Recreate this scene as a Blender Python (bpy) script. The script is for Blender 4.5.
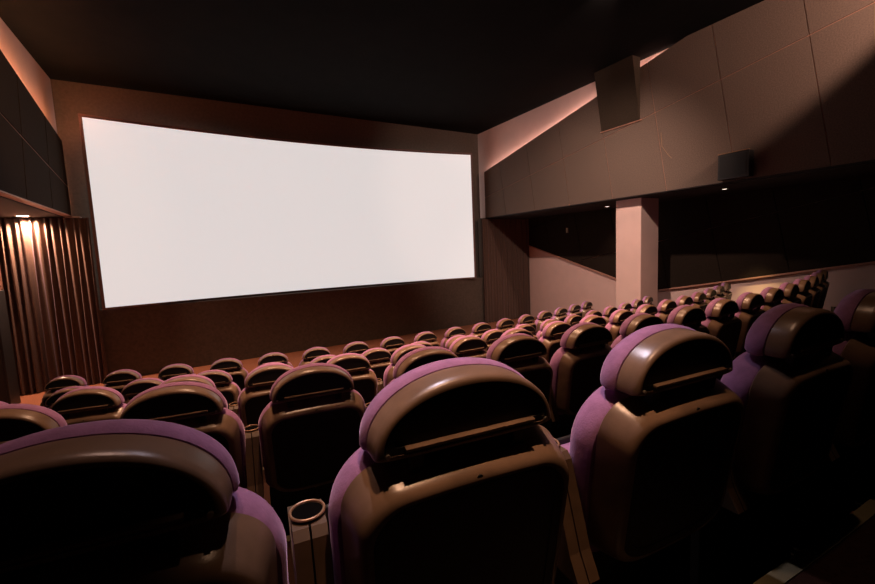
import bpy, bmesh, math, random
from mathutils import Vector, Matrix
random.seed(7)
C = bpy.context.scene.collection
for o in list(bpy.data.objects): bpy.data.objects.remove(o)
ZO = 2.275                                   # eye height above the front floor
def V(x, y, z): return Vector((x, y, z + ZO))

# ---------------- camera ----------------
cam = bpy.data.cameras.new('camera'); cam.sensor_width = 36; cam.sensor_fit = 'HORIZONTAL'
cam.lens = 408.956 / 875 * 36; cam.clip_start = .02
co = bpy.data.objects.new('camera', cam); C.objects.link(co)
R = Matrix(((0.86252112, 0.08655689, -0.49856316), (-0.5042759, 0.06527162, -0.86107225), (-0.04198971, 0.99410639, 0.0999467)))
co.matrix_world = Matrix.Translation(V(0, 0, 0)) @ R.to_4x4()
bpy.context.scene.camera = co

# ---------------- world, light, exposure ----------------
w = bpy.data.worlds.new('world'); bpy.context.scene.world = w; w.use_nodes = True
w.node_tree.nodes['Background'].inputs[0].default_value = (.9, .8, .7, 1)
w.node_tree.nodes['Background'].inputs[1].default_value = .0015
vs = bpy.context.scene.view_settings
vs.view_transform = 'Standard'; vs.look = 'None'; vs.exposure = 0; vs.gamma = 1; vs.use_curve_mapping = False

def area(name, loc, target, size, power, col, sy=None, spread=180):
    l = bpy.data.lights.new(name, 'AREA'); l.energy = power; l.color = col; l.size = size; l.spread = math.radians(spread)
    if sy: l.shape = 'RECTANGLE'; l.size_y = sy
    o = bpy.data.objects.new(name, l); C.objects.link(o); o.location = loc
    o.rotation_euler = (Vector(target) - Vector(loc)).to_track_quat('-Z', 'Y').to_euler(); return o
def spot(name, loc, target, power, col, angle, blend=.6, size=.05):
    l = bpy.data.lights.new(name, 'SPOT'); l.energy = power; l.color = col; l.spot_size = math.radians(angle); l.spot_blend = blend; l.shadow_soft_size = size
    o = bpy.data.objects.new(name, l); C.objects.link(o); o.location = loc
    o.rotation_euler = (Vector(target) - Vector(loc)).to_track_quat('-Z', 'Y').to_euler(); return o
WARM = (1, .56, .34); PINKW = (1, .70, .58)
# ceiling spots over the rows (recessed in the ceiling above the picture)
for x, y, e, an in ((.4, 1.7, 210, 48), (.6, 2.5, 420, 60), (2.5, 2.6, 600, 67), (4.5, 2.8, 420, 74), (.6, 4.7, 780, 100), (3.0, 4.4, 980, 100), (5.0, 4.0, 620, 92)):
    spot('ceiling_spot', V(x, y, 3.46), V(x + .05, y + .45, -2), e, WARM, an, 1, .07)
spot('ceiling_spot_near', V(.60, .36, 3.46), V(.60, .58, -.2), 420, (1, .56, .33), 20, 1, .05)
spot('ceiling_spot_front', V(.95, 2.3, 3.46), V(.68, .80, -.2), 400, (.97, .84, 1), 24, 1, .06)
spot('fill_spot_side', V(1.75, .75, 3.46), V(1.5, .6, -.2), 60, (1, .56, .34), 26, 1, .05)  # added fill for the right seats of the nearest row, no known fixture
spot('fill_spot_left', V(-.1, 1.7, 3.46), V(-.15, .75, -.2), 110, (1, .62, .50), 30, 1, .05)  # added fill for the leftmost near seat, no known fixture
spot('fill_wall_left', V(-.7, 5.0, 3.45), V(-1.95, 8.6, 1.7), 150, (1, .50, .26), 50, .8, .05)  # added warm fill on the left panels, not a known lamp
# wall washer for the right side, then two added wall fills
spot('wall_washer', V(6.6, 0, 3.3), V(7.6, 5.0, 2.6), 800, (1, .64, .50), 52, .45, .05)
spot('fill_wall_front', V(5.0, 3.5, 3.45), V(7.7, 8.2, 3.2), 160, (1, .68, .58), 44, .9, .06)  # added fill to brighten the upper pink wall
spot('fill_wall_low', V(4.2, 4.1, 3.46), V(9.3, 7.1, -1.7), 1150, (1, .72, .60), 78, 1, .08)  # added fill to brighten the column and lower pink wall
# recessed lights under the right and left soffits
spot('soffit_light_front', V(8.64, 6.58, .86), V(9.0, 6.6, -1.6), 25, PINKW, 90, .9, .03)
spot('soffit_light_rear', V(8.33, 3.87, .86), V(9.20, 3.5, -2.2), 380, (1, .74, .34), 36, .9, .03)
spot('curtain_light', V(-2.53, 9.86, .85), V(-2.53, 9.97, -1), 420, (1, .58, .38), 150, .6, .03)

# ---------------- materials ----------------
def mat(name, col, rough=.6, metal=0, noise=0, nscale=40, bump=0, bscale=200, emis=None, estr=0, spec=.5, sheen=0, coat=0):
    m = bpy.data.materials.new(name); m.use_nodes = True; nt = m.node_tree; b = nt.nodes['Principled BSDF']
    b.inputs['Base Color'].default_value = (*col, 1); b.inputs['Roughness'].default_value = rough; b.inputs['Metallic'].default_value = metal
    b.inputs['Specular IOR Level'].default_value = spec
    if sheen: b.inputs['Sheen Weight'].default_value = sheen; b.inputs['Sheen Roughness'].default_value = .4; b.inputs['Sheen Tint'].default_value = (.8, .6, .9, 1)
    if coat: b.inputs['Coat Weight'].default_value = coat
    tc = nt.nodes.new('ShaderNodeTexCoord')
    if noise:
        n = nt.nodes.new('ShaderNodeTexNoise'); n.inputs['Scale'].default_value = nscale; n.inputs['Detail'].default_value = 6
        nt.links.new(tc.outputs['Object'], n.inputs['Vector'])
        r = nt.nodes.new('ShaderNodeMapRange'); r.inputs['From Min'].default_value = .3; r.inputs['From Max'].default_value = .7
        r.inputs['To Min'].default_value = 1 - noise; r.inputs['To Max'].default_value = 1 + noise
        nt.links.new(n.outputs['Fac'], r.inputs['Value'])
        x = nt.nodes.new('ShaderNodeVectorMath'); x.operation = 'SCALE'; x.inputs[0].default_value = col
        nt.links.new(r.outputs['Result'], x.inputs['Scale']); nt.links.new(x.outputs[0], b.inputs['Base Color'])
    if bump:
        n = nt.nodes.new('ShaderNodeTexNoise'); n.inputs['Scale'].default_value = bscale; n.inputs['Detail'].default_value = 3
        nt.links.new(tc.outputs['Object'], n.inputs['Vector'])
        bp = nt.nodes.new('ShaderNodeBump'); bp.inputs['Strength'].default_value = bump; bp.inputs['Distance'].default_value = .01
        nt.links.new(n.outputs['Fac'], bp.inputs['Height']); nt.links.new(bp.outputs['Normal'], b.inputs['Normal'])
    if emis: b.inputs['Emission Color'].default_value = (*emis, 1); b.inputs['Emission Strength'].default_value = estr
    return m
M_ceil = mat('ceiling_black', (.006, .006, .0055), .95, noise=.2, nscale=3, spec=.1)
M_wallf = mat('front_wall_fabric', (.105, .080, .064), .95, noise=.15, nscale=20, bump=.2, spec=.1)
M_pink = mat('pink_plaster', (.72, .50, .44), .85, noise=.03, nscale=4, bump=.05, bscale=60, spec=.2)
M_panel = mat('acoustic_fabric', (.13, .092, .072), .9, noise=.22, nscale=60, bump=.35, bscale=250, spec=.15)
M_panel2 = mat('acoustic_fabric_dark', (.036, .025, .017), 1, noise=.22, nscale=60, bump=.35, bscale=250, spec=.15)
M_soff = mat('soffit_dark', (.014, .010, .009), .8, noise=.1, nscale=10)
M_trim = mat('copper_trim', (.45, .22, .15), .5, noise=.1)
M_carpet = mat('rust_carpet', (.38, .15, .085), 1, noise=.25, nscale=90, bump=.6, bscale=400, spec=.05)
M_carpet_shade = mat('rust_carpet_shaded', (.030, .014, .010), 1, noise=.25, nscale=90, bump=.6, bscale=400, spec=.05)  # carpet of the steps, with the shade there put into its colour
M_nose = mat('step_nosing', (.13, .11, .055), .7, noise=.1)
M_curt = mat('curtain_velvet', (.10, .06, .045), .85, noise=.1, nscale=30, sheen=.15, spec=.2)
M_screen = mat('screen_white', (.4, .4, .4), .95, spec=0, emis=(.77, .715, .70), estr=.90, noise=.01)
M_frame = mat('screen_frame', (.16, .09, .08), .7, noise=.1)
M_shell = mat('seat_shell_plastic', (.20, .125, .082), .28, noise=.22, nscale=14, bump=.04, bscale=500, spec=.45)
M_inset = mat('seat_back_inset', (.012, .011, .011), .55, noise=.15, nscale=60, bump=.15, bscale=900, spec=.35)  # near black: the unlit look of the seat backs put into the colour
M_pad = mat('purple_velvet', (.37, .18, .35), .9, noise=.12, nscale=45, bump=.12, bscale=220, sheen=.5, spec=.15)
M_black = mat('black_metal', (.015, .014, .014), .5, noise=.1, nscale=30)
M_cup_shade = mat('cup_well_shade', (.004, .004, .004), 1, spec=0, noise=.05)
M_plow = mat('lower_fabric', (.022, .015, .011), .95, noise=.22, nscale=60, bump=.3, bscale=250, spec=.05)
M_chrome = mat('screw_metal', (.7, .6, .5), .3, metal=.9, noise=.05)
M_ring = mat('cup_rim', (.30, .17, .09), .35, metal=.3, noise=.08)
M_arm = mat('armrest_plastic', (.085, .05, .028), .45, noise=.15, nscale=25)
M_lens = mat('light_lens', (.9, .85, .8), .4, emis=(1, .82, .68), estr=6, noise=.01)
M_lensb = mat('curtain_lamp_lens', (.9, .85, .8), .4, emis=(1, .85, .7), estr=25, noise=.01)
M_led = mat('led_strip_pink', (.9, .7, .6), .5, emis=(1, .70, .62), estr=40, noise=.01)
M_ledo = mat('led_strip_orange', (.9, .6, .4), .5, emis=(1, .42, .18), estr=200, noise=.01)

# ---------------- helpers ----------------
def link(name, bm, m, parent=None, smooth=False):
    bmesh.ops.recalc_face_normals(bm, faces=bm.faces)
    if smooth:
        for e in bm.edges:
            if len(e.link_faces) == 2 and e.calc_face_angle() > .7: e.smooth = False
    me = bpy.data.meshes.new(name); bm.to_mesh(me); bm.free(); me.materials.append(m)
    if smooth:
        for p in me.polygons: p.use_smooth = True
    o = bpy.data.objects.new(name, me); C.objects.link(o)
    if parent: o.parent = parent
    return o
def struct(o, label=None):
    o['kind'] = 'structure'
    if label: o['label'] = label
    return o
def tag(o, label, cat, group=None):
    o['label'] = label; o['category'] = cat
    if group: o['group'] = group
    return o
def empty(name, loc, rz=0):
    o = bpy.data.objects.new(name, None); o.empty_display_size = .1; C.objects.link(o); o.location = loc; o.rotation_euler = (0, 0, rz); return o
def box(bm, a, b, bev=0):
    r = bmesh.ops.create_cube(bm, size=1); vs_ = r['verts']
    for v in vs_:
        v.co = Vector([(a[i] + b[i]) / 2 + v.co[i] * (b[i] - a[i]) for i in range(3)])
    if bev:
        es = list({e for v in vs_ for e in v.link_edges})
        bmesh.ops.bevel(bm, geom=es, offset=bev, segments=3, affect='EDGES', profile=.5)
def prism(bm, pts, off):                         # pts 3D planar, extruded by off
    a = [bm.verts.new(p) for p in pts]; b = [bm.verts.new(Vector(p) + Vector(off)) for p in pts]
    bm.faces.new(a); bm.faces.new(b[::-1])
    for i in range(len(a)):
        j = (i + 1) % len(a); bm.faces.new((a[j], a[i], b[i], b[j]))
def loft(bm, rings, cap0=True, cap1=True):
    R_ = [[bm.verts.new(p) for p in r] for r in rings]
    n = len(R_[0])
    for a, b in zip(R_, R_[1:]):
        for i in range(n):
            j = (i + 1) % n; bm.faces.new((a[i], a[j], b[j], b[i]))
    for r, c, flip in ((R_[0], cap0, 1), (R_[-1], cap1, 0)):
        if c: bm.faces.new(r[::-1] if flip else r)
def cyl(bm, c, r, h, axis='Z', seg=20):
    mt = Matrix.Translation(c)
    if axis == 'Y': mt = mt @ Matrix.Rotation(math.pi / 2, 4, 'X')
    if axis == 'X': mt = mt @ Matrix.Rotation(math.pi / 2, 4, 'Y')
    bmesh.ops.create_cone(bm, cap_ends=True, segments=seg, radius1=r, radius2=r, depth=h, matrix=mt)
def torus(bm, c, R1, r, n=32, k=8):
    rings = []
    for i in range(n):
        a = 2 * math.pi * i / n
        rings.append([bm.verts.new((c[0] + (R1 + r * math.cos(2 * math.pi * j / k)) * math.cos(a), c[1] + (R1 + r * math.cos(2 * math.pi * j / k)) * math.sin(a), c[2] + r * math.sin(2 * math.pi * j / k))) for j in range(k)])
    for i in range(n):
        for j in range(k):
            a, b = rings[i], rings[(i + 1) % n]; bm.faces.new((a[j], a[(j + 1) % k], b[(j + 1) % k], b[j]))

# ---------------- room shell ----------------
XL, XR, XLL, XRR, YF, YB, ZC, ZS = -1.95, 7.6, -3.65, 9.3, 10.5, -2.5, 3.5, .93
FL = -2.275
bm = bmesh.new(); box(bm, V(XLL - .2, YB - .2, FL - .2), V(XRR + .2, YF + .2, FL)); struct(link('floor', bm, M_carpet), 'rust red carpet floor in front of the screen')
bm = bmesh.new(); box(bm, V(XLL - .2, YB - .2, ZC), V(XRR + .2, YF + .2, ZC + .2)); struct(link('ceiling', bm, M_ceil))
bm = bmesh.new(); box(bm, V(XL - .2, YF, FL), V(XR + .2, YF + .2, ZC)); struct(link('wall_front', bm, M_wallf), 'dark brown fabric wall around the screen')
bm = bmesh.new(); box(bm, V(XLL - .2, YB - .2, FL), V(XRR + .2, YB, ZC)); struct(link('wall_back', bm, M_ceil))
# lower masking wall beneath the screen
bm = bmesh.new(); box(bm, V(XL + .15, 10.12, FL), V(XR - .1, YF, -.87)); struct(link('trim_1', bm, M_wallf), 'low dark fabric wall below the screen')
# front walls behind the curtains
bm = bmesh.new(); box(bm, V(XLL - .2, 10.1, FL), V(XL + .1, 10.3, ZS)); struct(link('wall_front_left', bm, M_pink))
bm = bmesh.new(); box(bm, V(XR - .1, 10.1, FL), V(XRR + .2, 10.3, ZS)); struct(link('wall_front_right', bm, M_wallf))
# upper pink walls (above and behind the cladding) and the soffits beneath
bm = bmesh.new(); box(bm, V(XR + .14, YB, ZS), V(XR + .3, YF, ZC)); struct(link('wall_right_upper', bm, M_pink))
bm = bmesh.new(); box(bm, V(XL - .3, YB, ZS), V(XL - .14, YF, ZC)); struct(link('wall_left_upper', bm, M_pink))
bm = bmesh.new(); box(bm, V(XR + .11, YB, ZS - .03), V(XRR, 10.1, ZS + .05)); struct(link('ceiling_right_soffit', bm, M_soff))
bm = bmesh.new(); box(bm, V(XLL, YB, ZS - .03), V(XL - .11, 10.1, ZS + .05)); struct(link('ceiling_left_soffit', bm, M_soff))
bm = bmesh.new(); box(bm, V(XRR, YB, FL), V(XRR + .2, 10.1, ZS)); struct(link('wall_right', bm, M_pink), 'pink plaster side wall behind the seats')
bm = bmesh.new(); box(bm, V(XLL - .2, YB, FL), V(XLL, 10.1, ZS)); struct(link('wall_left', bm, M_pink))

# fabric cladding cut by a raked grid of joints
def clip(poly, n, d):                            # keep n.p <= d
    out = []
    for i in range(len(poly)):
        a, b = poly[i], poly[(i + 1) % len(poly)]
        da, db = n[0] * a[0] + n[1] * a[1] - d, n[0] * b[0] + n[1] * b[1] - d
        if da <= 0: out.append(a)
        if (da < 0 < db) or (db < 0 < da):
            t = da / (da - db); out.append((a[0] + (b[0] - a[0]) * t, a[1] + (b[1] - a[1]) * t))
    return out
def cladding(name, poly, x0, x1, m, origin, slope, pw, ph, gap, label):
    bm = bmesh.new(); L = math.hypot(1, slope)
    u = (-1 / L, slope / L); v = (slope / L, 1 / L)   # u along the joint towards the rear and up, v across
    for i in range(-8, 16):
        for j in range(-4, 4):
            p = list(poly); ou = u[0] * origin[0] + u[1] * origin[1]; ov = v[0] * origin[0] + v[1] * origin[1]
            for n, d in ((u, ou + (i + 1) * pw - gap / 2), ((-u[0], -u[1]), -(ou + i * pw + gap / 2)), (v, ov + (j + 1) * ph - gap / 2), ((-v[0], -v[1]), -(ov + j * ph + gap / 2))):
                p = clip(p, n, d)
                if len(p) < 3: break
            if len(p) < 3: continue
            q = [p[0]]
            for k in p[1:]:
                if math.hypot(k[0] - q[-1][0], k[1] - q[-1][1]) > 1e-4: q.append(k)
            if len(q) > 2: prism(bm, [V(x0, y, z) for y, z in q], (x1 - x0, 0, 0))
    return struct(link(name, bm, m), label)
def topline(y): return 2.28 + (10.05 - y) * .208
YE = 10.05 - (ZC - 2.28) / .208
UP = [(10.05, ZS), (10.05, 2.28), (YE, ZC), (YB, ZC), (YB, ZS)]
cladding('wall_right_cladding', UP, XR, XR + .012, M_panel, (6.98, 2.03), .165, 1.13, 2.2, .012, 'brown fabric panels on the right upper wall')
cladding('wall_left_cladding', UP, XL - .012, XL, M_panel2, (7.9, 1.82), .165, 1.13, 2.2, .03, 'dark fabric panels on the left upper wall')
for nm, xa, xb in (('trim_8', XR + .012, XR + .05), ('trim_9', XL - .05, XL - .012)):
    bm = bmesh.new(); prism(bm, [V(xa, y, z) for y, z in UP], (xb - xa, 0, 0)); struct(link(nm, bm, M_trim), 'backing board showing in the joints of the wall panels')
LOW = [(9.97, ZS - .03), (9.97, .06), (5.85, -1.16), (YB, .42), (YB, ZS - .03)]
def nonconv_low(name, xa, xb, m):                # the lower panels, in two convex halves
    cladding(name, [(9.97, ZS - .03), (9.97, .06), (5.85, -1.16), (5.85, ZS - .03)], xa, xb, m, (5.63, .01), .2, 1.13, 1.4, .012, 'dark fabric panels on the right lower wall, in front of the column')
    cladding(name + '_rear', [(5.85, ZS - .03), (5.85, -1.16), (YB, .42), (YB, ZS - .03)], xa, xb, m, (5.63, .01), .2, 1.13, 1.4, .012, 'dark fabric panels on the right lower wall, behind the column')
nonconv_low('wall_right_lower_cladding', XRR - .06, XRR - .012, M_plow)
# copper coloured trim along the lower edge of the right lower panels, and along the bulkhead edges
def bar(bm, p, q, wy, wx):
    p, q = Vector(p), Vector(q); d = (q - p).normalized(); s = Vector((1, 0, 0)); t = d.cross(s).normalized()
    pts = [p + s * a * wx + t * b * wy for a, b in ((-.5, -.5), (.5, -.5), (.5, .5), (-.5, .5))]
    prism(bm, pts, q - p)
bm = bmesh.new(); bar(bm, V(XRR - .035, 9.97, .045), V(XRR - .035, 5.85, -1.175), .03, .07); bar(bm, V(XRR - .035, 5.85, -1.175), V(XRR - .035, YB, .405), .03, .07)
struct(link('trim_2', bm, M_trim), 'copper coloured edge strip under the lower right panels')
bm = bmesh.new(); bar(bm, V(XR + .05, 10.05, ZS - .008), V(XR + .05, YB, ZS - .008), .014, .12); struct(link('trim_3', bm, M_soff))
bm = bmesh.new(); bar(bm, V(XL - .05, 10.05, ZS - .008), V(XL - .05, YB, ZS - .008), .016, .12); struct(link('trim_4', bm, M_trim))
# light strips hidden behind the top edge of the cladding
def led(name, xa, xb, m, label, dn=.07):
    bm = bmesh.new()
    a, b = (10.0, topline(10.0) - dn), (YE + .4, topline(YE + .4) - dn)
    prism(bm, [V(xa, a[0], a[1]), V(xb, a[0], a[1]), V(xb, a[0], a[1] + .015), V(xa, a[0], a[1] + .015)], (0, b[0] - a[0], b[1] - a[1]))
    return struct(link(name, bm, m), label)
led('trim_5', XR + .052, XR + .062, M_led, 'hidden light strip behind the right wall panels')
led('trim_6', XL - .062, XL - .052, M_ledo, 'hidden light strip behind the left wall panels', .02)

# ---------------- column ----------------
bm = bmesh.new(); box(bm, V(7.83, 5.16, FL), V(8.43, 5.74, ZS - .03), .008)
tag(link('column', bm, M_pink), 'square pink plaster column standing behind the seats at the right', 'column')

# ---------------- stepped floor ----------------
XC, YC = 2.995, 22.37
ROWS = dict(A=(21.9065, .2112, -.1439), B=(20.6315, .4984, -.1779), C=(19.3396, .7858, -.1917), D=(18.0428, 1.0864, -.2284), F=(16.7912, 1.2348, -.2676))
H = 1.02
def tier(r_edge, z, zlow, k):
    bm = bmesh.new(); pts = []
    for i in range(41):
        x = XLL + (XRR - XLL) * i / 40
        pts.append((x, YC - math.sqrt(r_edge ** 2 - (x - XC) ** 2)))
    pts += [(XRR, YB), (XLL, YB)]
    prism(bm, [V(x, y, zlow) for x, y in pts], (0, 0, z - zlow))
    struct(link('floor_tier', bm, M_carpet_shade), 'carpeted seating step')
    # nosing strip
    bm = bmesh.new(); ra, rb = r_edge - .004, r_edge + .035
    for i in range(40):
        x0, x1 = [XLL + .02 + (XRR - XLL - .04) * t / 40 for t in (i, i + 1)]
        q = [V(x, YC - math.sqrt(rr ** 2 - (x - XC) ** 2), z) for x, rr in ((x0, ra), (x1, ra), (x1, rb), (x0, rb))]
        prism(bm, q, (0, 0, .004))
    struct(link('trim_7', bm, M_nose), 'step nosing strip')
order = ['F', 'D', 'C', 'B', 'A']
zlow = FL
for a, b in zip(order, order[1:] + [None]):
    z = (-ROWS[b][1] - H) * (.96 if b == 'D' else 1) if b else -.935
    tier(ROWS[a][0] + (.068 if a == 'A' else .10) + (.17 if a == 'D' else 0), z, zlow, a); zlow = z

# ---------------- the screen ----------------
def ys(x): return 10.0 + .42 * (1 - ((x - 2.745) / 4.36) ** 2)
X0, X1, Z0, Z1 = -1.615, 7.09, -.822, 2.727
scr = empty('cinema_screen', V(2.745, 10.3, Z0))
tag(scr, 'wide curved white cinema screen glowing on the front wall', 'screen')
inv = Matrix.Translation(-scr.location)
def strip(bm, xa, xb, za, zb, dy0, dy1, n=48):
    rings = []
    for i in range(n + 1):
        x = xa + (xb - xa) * i / n
        rings.append([inv @ V(x, ys(x) + d, z) for d, z in ((dy0, za), (dy0, zb), (dy1, zb), (dy1, za))])
    loft(bm, rings)
bm = bmesh.new(); strip(bm, X0, X1, Z0, Z1, 0, .02); link('screen_surface', bm, M_screen, scr)
bm = bmesh.new()
strip(bm, X0 - .05, X1 + .05, Z1, Z1 + .055, -.02, .06); strip(bm, X0 - .05, X1 + .05, Z0 - .04, Z0, -.012, .06)
strip(bm, X0 - .05, X0, Z0, Z1, -.012, .06, 2); strip(bm, X1, X1 + .05, Z0, Z1, -.012, .06, 2)
link('screen_frame', bm, M_frame, scr)

# ---------------- curtains ----------------
def curtain(name, xa, xb, y, za, zb, amp, n, label):
    bm = bmesh.new(); N = n * 12; rings = []
    ph = [random.uniform(-.6, .6) for _ in range(n + 2)]; am = [random.uniform(.6, 1.2) for _ in range(n + 2)]
    rows = [za + (zb - za) * k / 14 for k in range(15)]
    grid = []
    for z in rows:
        t = (zb - z) / (zb - za); r = []
        for i in range(N + 1):
            u = i / N; k = int(u * n); f = am[k] + (am[k + 1] - am[k]) * (u * n - k)
            p = 2 * math.pi * u * n + ph[k] + (ph[k + 1] - ph[k]) * (u * n - k)
            s = math.sin(p); s = math.copysign(abs(s) ** .75, s)
            r.append((xa + (xb - xa) * u + .012 * math.sin(p * .5 + 3 * t), y + amp * f * s * (.75 + .35 * t), z))
        grid.append(r)
    F = [[bm.verts.new(V(*p)) for p in r] for r in grid]; B = [[bm.verts.new(V(p[0], p[1] + .012, p[2])) for p in r] for r in grid]
    for G, fl in ((F, 0), (B, 1)):
        for a, b in zip(G, G[1:]):
            for i in range(N): bm.faces.new((a[i], a[i + 1], b[i + 1], b[i]))
    for i in range(N):
        bm.faces.new((F[0][i], F[0][i + 1], B[0][i + 1], B[0][i])); bm.faces.new((F[-1][i], F[-1][i + 1], B[-1][i + 1], B[-1][i]))
    for a in range(len(F) - 1):
        bm.faces.new((F[a][0], F[a + 1][0], B[a + 1][0], B[a][0])); bm.faces.new((F[a][N], F[a + 1][N], B[a + 1][N], B[a][N]))
    return tag(link(name, bm, M_curt, smooth=True), label, 'curtain')
curtain('curtain', -2.98, -1.70, 9.98, FL + .01, ZS - .04, .045, 13, 'dark pleated curtain left of the screen, lit from above by a lamp')
curtain('curtain', 7.42, 9.27, 9.98, FL + .01, ZS - .04, .035, 17, 'dark pleated curtain right of the screen, beside the pink wall')

# tall dark cabinet at the left edge
t = empty('cabinet', V(-3.12, 9.3, FL)); tag(t, 'tall narrow black cabinet at the left edge, beside the lit curtain', 'cabinet')
bm = bmesh.new(); box(bm, (-.35, -.2, 0), (.30, .2, 1.93), .01); link('body', bm, M_black, t)
bm = bmesh.new(); box(bm, (-.32, -.215, .05), (.27, -.201, 1.88), .004); link('door', bm, M_black, t)
bm = bmesh.new(); box(bm, (.2, -.24, .9), (.22, -.216, 1.1), .004); link('handle', bm, M_ring, t)

# recessed lamps
def downlight(x, y, lens, label, r=.075):
    t = empty('recessed_light', V(x, y, ZS - .03)); tag(t, label, 'light', None)
    bm = bmesh.new(); torus(bm, (0, 0, -.003), r, .01); link('rim', bm, M_chrome, t, True)
    bm = bmesh.new(); cyl(bm, (0, 0, -.004), r - .006, .008, seg=28); link('lens', bm, lens, t)
downlight(8.64, 6.58, M_lens, 'small round recessed light in the soffit left of the column', .06)
downlight(8.33, 3.87, M_lens, 'small round recessed light in the soffit right of the column', .05)
downlight(-2.53, 9.72, M_lensb, 'bright round lamp above the left curtain', .09)

# tilted housing under the ceiling on the right wall
t = empty('ceiling_housing', V(XR, 5.47, 2.36)); tag(t, 'dark wedge shaped housing tilting out from the right wall below the ceiling', 'housing')
def L3(x, y, z): return V(x, y, z) - t.location
tri = [L3(XR, 5.05, 2.36), L3(XR, 5.05, 3.5), L3(XR - .24, 5.05, 3.5), L3(XR - .02, 5.05, 2.36)]
bm = bmesh.new(); prism(bm, tri, (0, .86, 0)); link('body', bm, M_panel2, t)
bm = bmesh.new(); bar(bm, L3(XR - .01, 5.0, 2.34), L3(XR - .01, 5.93, 2.34), .012, .05); link('edge_strip', bm, M_trim, t)

# wall speaker; a lighter coloured strip stands in for its lit top edge
t = empty('wall_speaker', V(XR, 3.35, .95)); tag(t, 'black box speaker mounted low on the right upper wall', 'speaker')
bm = bmesh.new(); box(bm, (-.16, -.22, 0), (-.001, .22, .40), .006); link('body', bm, M_black, t)
bm = bmesh.new(); box(bm, (-.168, -.19, .03), (-.161, .19, .37), .003); link('grille', bm, M_inset, t)
bm = bmesh.new(); box(bm, (-.17, -.22, .401), (-.13, .22, .414)); link('lit_edge_strip', bm, M_ring, t)
# small sensor box on the lower wall
bm = bmesh.new(); box(bm, V(XRR - .10, 8.31, .36), V(XRR - .06, 8.38, .50), .006)
tag(link('wall_sensor', bm, M_ring), 'tiny box on the dark wall panel right of the right curtain', 'sensor')
# thin cable hanging on the right wall
bm = bmesh.new(); P = [V(XR - .008, 4.62, 2.0), V(XR - .008, 4.60, 1.75), V(XR - .008, 4.50, 1.6), V(XR - .008, 4.42, 1.50)]
for a, b in zip(P, P[1:]): bar(bm, a, b, .006, .006)
tag(link('cable', bm, M_ring), 'thin cable hanging on the right wall panels above the column', 'cable')

# ---------------- cinema seat ----------------
def sgp(v, e): return math.copysign(abs(v) ** e, v)
NP = 72
def head_outline(hw, ht, hb):
    pts = []
    for i in range(NP):
        a = 2 * math.pi * i / NP; c, s = math.cos(a), math.sin(a)
        if s >= 0: pts.append((hw * sgp(c, .97), ht * sgp(s, .97)))
        else: pts.append((hw * sgp(c, .35), hb * sgp(s, .7)))
    return pts
def back_outline(hw, top, bot, rt, crown, sag):
    # rounded top corners, gently bowed bottom
    pts = []
    zt = top; n = 14
    for i in range(n + 1):                      # right top corner
        a = i / n * math.pi / 2; pts.append((hw - rt + rt * math.cos(a), zt - rt + rt * math.sin(a)))
    m = 12
    for i in range(1, m):
        x = (hw - rt) * (1 - 2 * i / m); pts.append((x, zt + crown * (1 - (x / (hw - rt)) ** 2)))
    for i in range(n + 1):
        a = math.pi / 2 + i / n * math.pi / 2; pts.append((-hw + rt + rt * math.cos(a), zt - rt + rt * math.sin(a)))
    k = 24
    for i in range(1, k):                       # left side then down the bowed bottom
        a = math.pi + i / k * math.pi; x = hw * sgp(math.cos(a), .45) * (1 - .03); s = -abs(math.sin(a))
        zz = bot + sag + sag * s * 1.0 if abs(math.cos(a)) < .999 else bot + sag
        pts.append((x, bot + sag + (sag) * sgp(s, 1.2)))
    return pts
def ring(pts, y, d, hw, zc, hh):
    fx, fz = (hw - d) / hw, (hh - d) / hh
    return [(x * fx, y, zc + (z - zc) * fz) for x, z in pts]
AT = math.radians(9)                            # recline of the back
TM2 = Matrix.Translation((0, .000, .869)) @ Matrix.Rotation(math.radians(2), 4, 'X') @ Matrix.Translation((0, 0, -.87))
def tilt2(bm): bmesh.ops.transform(bm, matrix=TM2, verts=bm.verts)
TM = Matrix.Translation((0, 0, .87)) @ Matrix.Rotation(AT, 4, 'X') @ Matrix.Translation((0, 0, -.87))
def tilt(bm): bmesh.ops.transform(bm, matrix=TM, verts=bm.verts)
HZ = .891
def bead(bm, c, r): bmesh.ops.create_icosphere(bm, subdivisions=1, radius=r, matrix=Matrix.Translation(c))
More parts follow.
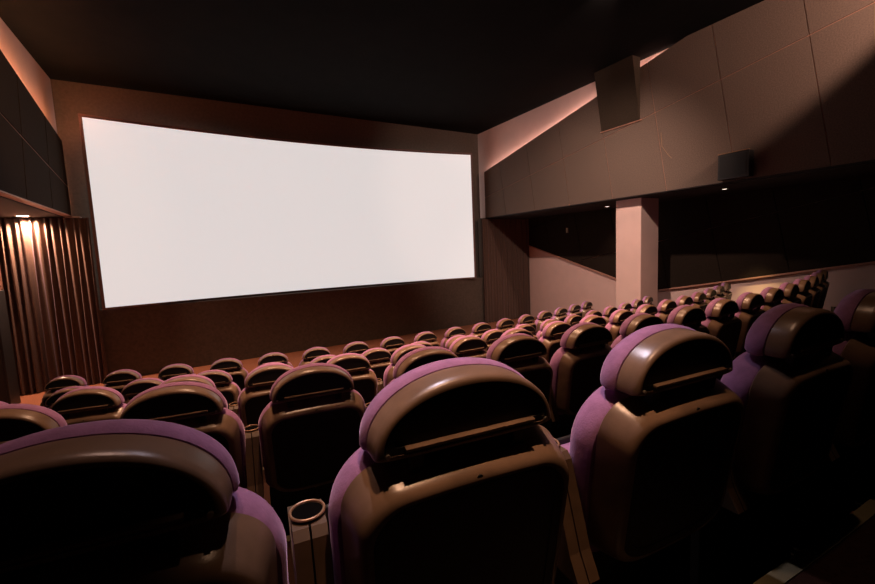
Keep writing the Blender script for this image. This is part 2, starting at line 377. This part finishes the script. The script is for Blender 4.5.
def make_seat():
    s = empty('cinema_chair', (0, 0, 0))
    ho = head_outline(.182, .122, .010)
    hr = lambda y, d: [(x, yy, z + HZ) for x, yy, z in ring(ho, y, d, .182, .05, .07)]
    bm = bmesh.new(); loft(bm, [hr(.004, .004), hr(.002, 0), hr(-.036, .001), hr(-.047, .003), hr(-.053, .007), hr(-.055, .012), hr(-.055, .016), hr(-.052, .017)]); tilt2(bm)
    hs = link('headrest_shell', bm, M_shell, s, True); hs['label'] = 'brown plastic headrest rim'
    bm = bmesh.new(); loft(bm, [hr(-.050, .0165), hr(-.0535, .017), hr(-.0545, .020), hr(-.0545, .032), hr(-.0525, .033), hr(-.0525, .035)]); tilt2(bm)
    link('inset', bm, M_inset, hs)
    bm = bmesh.new()
    prism(bm, [(-.130, -.050, HZ + .013), (-.130, -.064, HZ + .012), (-.130, -.064, HZ + .017), (-.130, -.050, HZ + .020)], (.26, 0, 0)); tilt2(bm)
    link('ridge', bm, M_shell, hs)
    for sx in (-1, 1):
        bm = bmesh.new(); cyl(bm, (sx * .160, -.056, HZ + .008), .004, .006, 'Y', 12); tilt2(bm); link('screw', bm, M_chrome, hs)
    po = head_outline(.186, .126, .012)
    pr = lambda y, d: [(x, yy, z + HZ) for x, yy, z in ring(po, y, d, .186, .05, .07)]
    bm = bmesh.new(); loft(bm, [pr(.004, .012), pr(.005, .003), pr(.012, -.002), pr(.030, -.003), pr(.046, .001), pr(.057, .010), pr(.063, .024), pr(.066, .05)]); tilt2(bm)
    p = link('headrest_pad', bm, M_pad, s, True); p['label'] = 'purple velvet headrest cushion'
    for sx in (-1, 1):
        bm = bmesh.new(); box(bm, (sx * .105 - .014, -.046, .848), (sx * .105 + .014, -.022, .892), .004); tilt(bm); link('bracket', bm, M_black, s)
    # backrest
    bo = back_outline(.233, .866, .425, .085, .004, .075)
    br = lambda y, d: ring(bo, y, d, .233, .64, .215)
    bm = bmesh.new(); loft(bm, [br(.0, .004), br(-.004, 0), br(-.020, .003), br(-.045, .009), br(-.066, .015), br(-.076, .019), br(-.082, .024), br(-.085, .031), br(-.085, .037), br(-.082, .038)]); tilt(bm)
    bs = link('backrest_shell', bm, M_shell, s, True); bs['label'] = 'brown plastic backrest shell'
    bm = bmesh.new(); loft(bm, [br(-.079, .0375), br(-.0835, .038), br(-.0845, .042), br(-.0845, .058), br(-.0825, .059), br(-.0825, .061)]); tilt(bm)
    link('back_panel', bm, M_inset, bs)
    bm = bmesh.new(); cyl(bm, (.0, -.076, .838), .008, .014, 'Y', 16); tilt(bm); link('button', bm, M_inset, bs)
    bo2 = back_outline(.245, .874, .40, .135, .006, .075)
    b2 = lambda y, d: ring(bo2, y, d, .245, .63, .23)
    bm = bmesh.new(); loft(bm, [b2(-.002, .020), b2(.001, .006), b2(.010, 0), b2(.045, -.003), b2(.070, .004), b2(.086, .02), b2(.092, .05)]); tilt(bm)
    p = link('backrest_pad', bm, M_pad, s, True); p['label'] = 'purple velvet backrest cushion'
    # tipped-up seat, its hinge box and number plate
    bm = bmesh.new(); box(bm, (-.22, .215, .36), (.22, .325, .60), .035); link('seat_cushion', bm, M_pad, s, True)
    bm = bmesh.new(); box(bm, (-.225, .07, .02), (.225, .21, .44), .02); hb = link('hinge_box', bm, M_black, s)
    bm = bmesh.new(); box(bm, (-.225, .328, .37), (.225, .345, .60), .006); link('seat_pan', bm, M_black, s)
    bm = bmesh.new()
    for k in range(3): box(bm, (-.022 + k * .017, .064, .392 + k * .003), (-.010 + k * .017, .0695, .408 + k * .003), .001)
    link('number_plate', bm, M_ring, hb)
    add_arm(s, -.28)
    return s
def add_arm(s, x):
    bm = bmesh.new()
    prof = [(.02, .50), (.08, .70), (.095, .715), (.18, .715), (.20, .69), (.21, .56), (.46, .55), (.48, .53), (.47, .50), (.12, .50), (.06, .44), (-.01, .44)]
    for sx in (-1, 1):                          # two shells with a joint between them
        xa = x + (-.032 if sx < 0 else .002)
        prism(bm, [(xa, y, z) for y, z in prof], (.030, 0, 0))
    a = link('armrest', bm, M_arm, s)
    bm = bmesh.new(); torus(bm, (x, .14, .722), .033, .003); r = link('cup_holder', bm, M_ring, a, True)
    bm = bmesh.new(); cyl(bm, (x, .14, .7165), .031, .006, seg=28); link('cup_shade_disc', bm, M_cup_shade, a)  # flat black disc, the shade inside the holder put into its colour
    bm = bmesh.new(); box(bm, (x - .015, .10, .02), (x + .015, .34, .56), .008); l = link('leg', bm, M_black, s)
    bm = bmesh.new(); box(bm, (x - .028, .07, 0), (x + .028, .38, .02), .004); link('foot_plate', bm, M_black, l)
seat0 = make_seat()
def copy_tree(o, parent=None):
    c = o.copy(); C.objects.link(c); c.parent = parent
    for ch in list(o.children): copy_tree(ch, c)
    return c
ORD = ['first', 'second', 'third', 'fourth', 'fifth', 'sixth', 'seventh', 'eighth', 'ninth', 'tenth', 'eleventh', 'twelfth', 'thirteenth', 'fourteenth', 'fifteenth', 'sixteenth', 'seventeenth', 'eighteenth']
RN = dict(A='nearest row', B='second nearest row', C='middle row', D='second row from the screen', F='front row by the screen')
P_ = .56
first = True
APOS = [(-.165, .680), (.408, .642), (1.006, .585), (1.590, .525), (2.165, .495), (2.73, .475)]
JX = {('B', 0): -.03, ('B', 1): -.035, ('B', 2): -.04, ('B', 3): -.015, ('C', 0): -.01, ('C', 1): -.02}
COUNT = dict(A=(0, 6), B=(0, 16), C=(-1, 17), D=(0, 17), F=(0, 17))
seats = []
for k in 'ABCDF':
    Rr, h, a0 = ROWS[k]; i0, i1 = COUNT[k]; n = i1 - i0
    for q, i in enumerate(range(i0, i1)):
        a = a0 + i * P_ / Rr
        x, y = XC + Rr * math.sin(a), YC - Rr * math.cos(a)
        if k == 'A': x, y = APOS[i]; a = math.atan2(x - XC, YC - y)
        x += JX.get((k, i), -.015 if k in 'BC' else 0); sc = 1
        if k == 'D': sc = .96; x *= sc; y *= sc
        s = seat0 if first else copy_tree(seat0)
        first = False
        fz = FL if k == 'F' else (-h - H) * sc
        s.location = V(x, y, fz); s.rotation_euler = (0, 0, a); s.scale = (sc, sc, sc)
        side = ORD[q] + ' from the left'
        if q == n - 1: side = 'rightmost'
        s['category'] = 'cinema seat'; s['label'] = 'purple cinema seat, %s in the %s' % (side, RN[k]); s['group'] = 'cinema seats in the ' + RN[k]
        seats.append((k, q, n, s))
# each row's last seat closes with a second armrest
for k, q, n, s in seats:
    if q == n - 1: add_arm(s, .28)
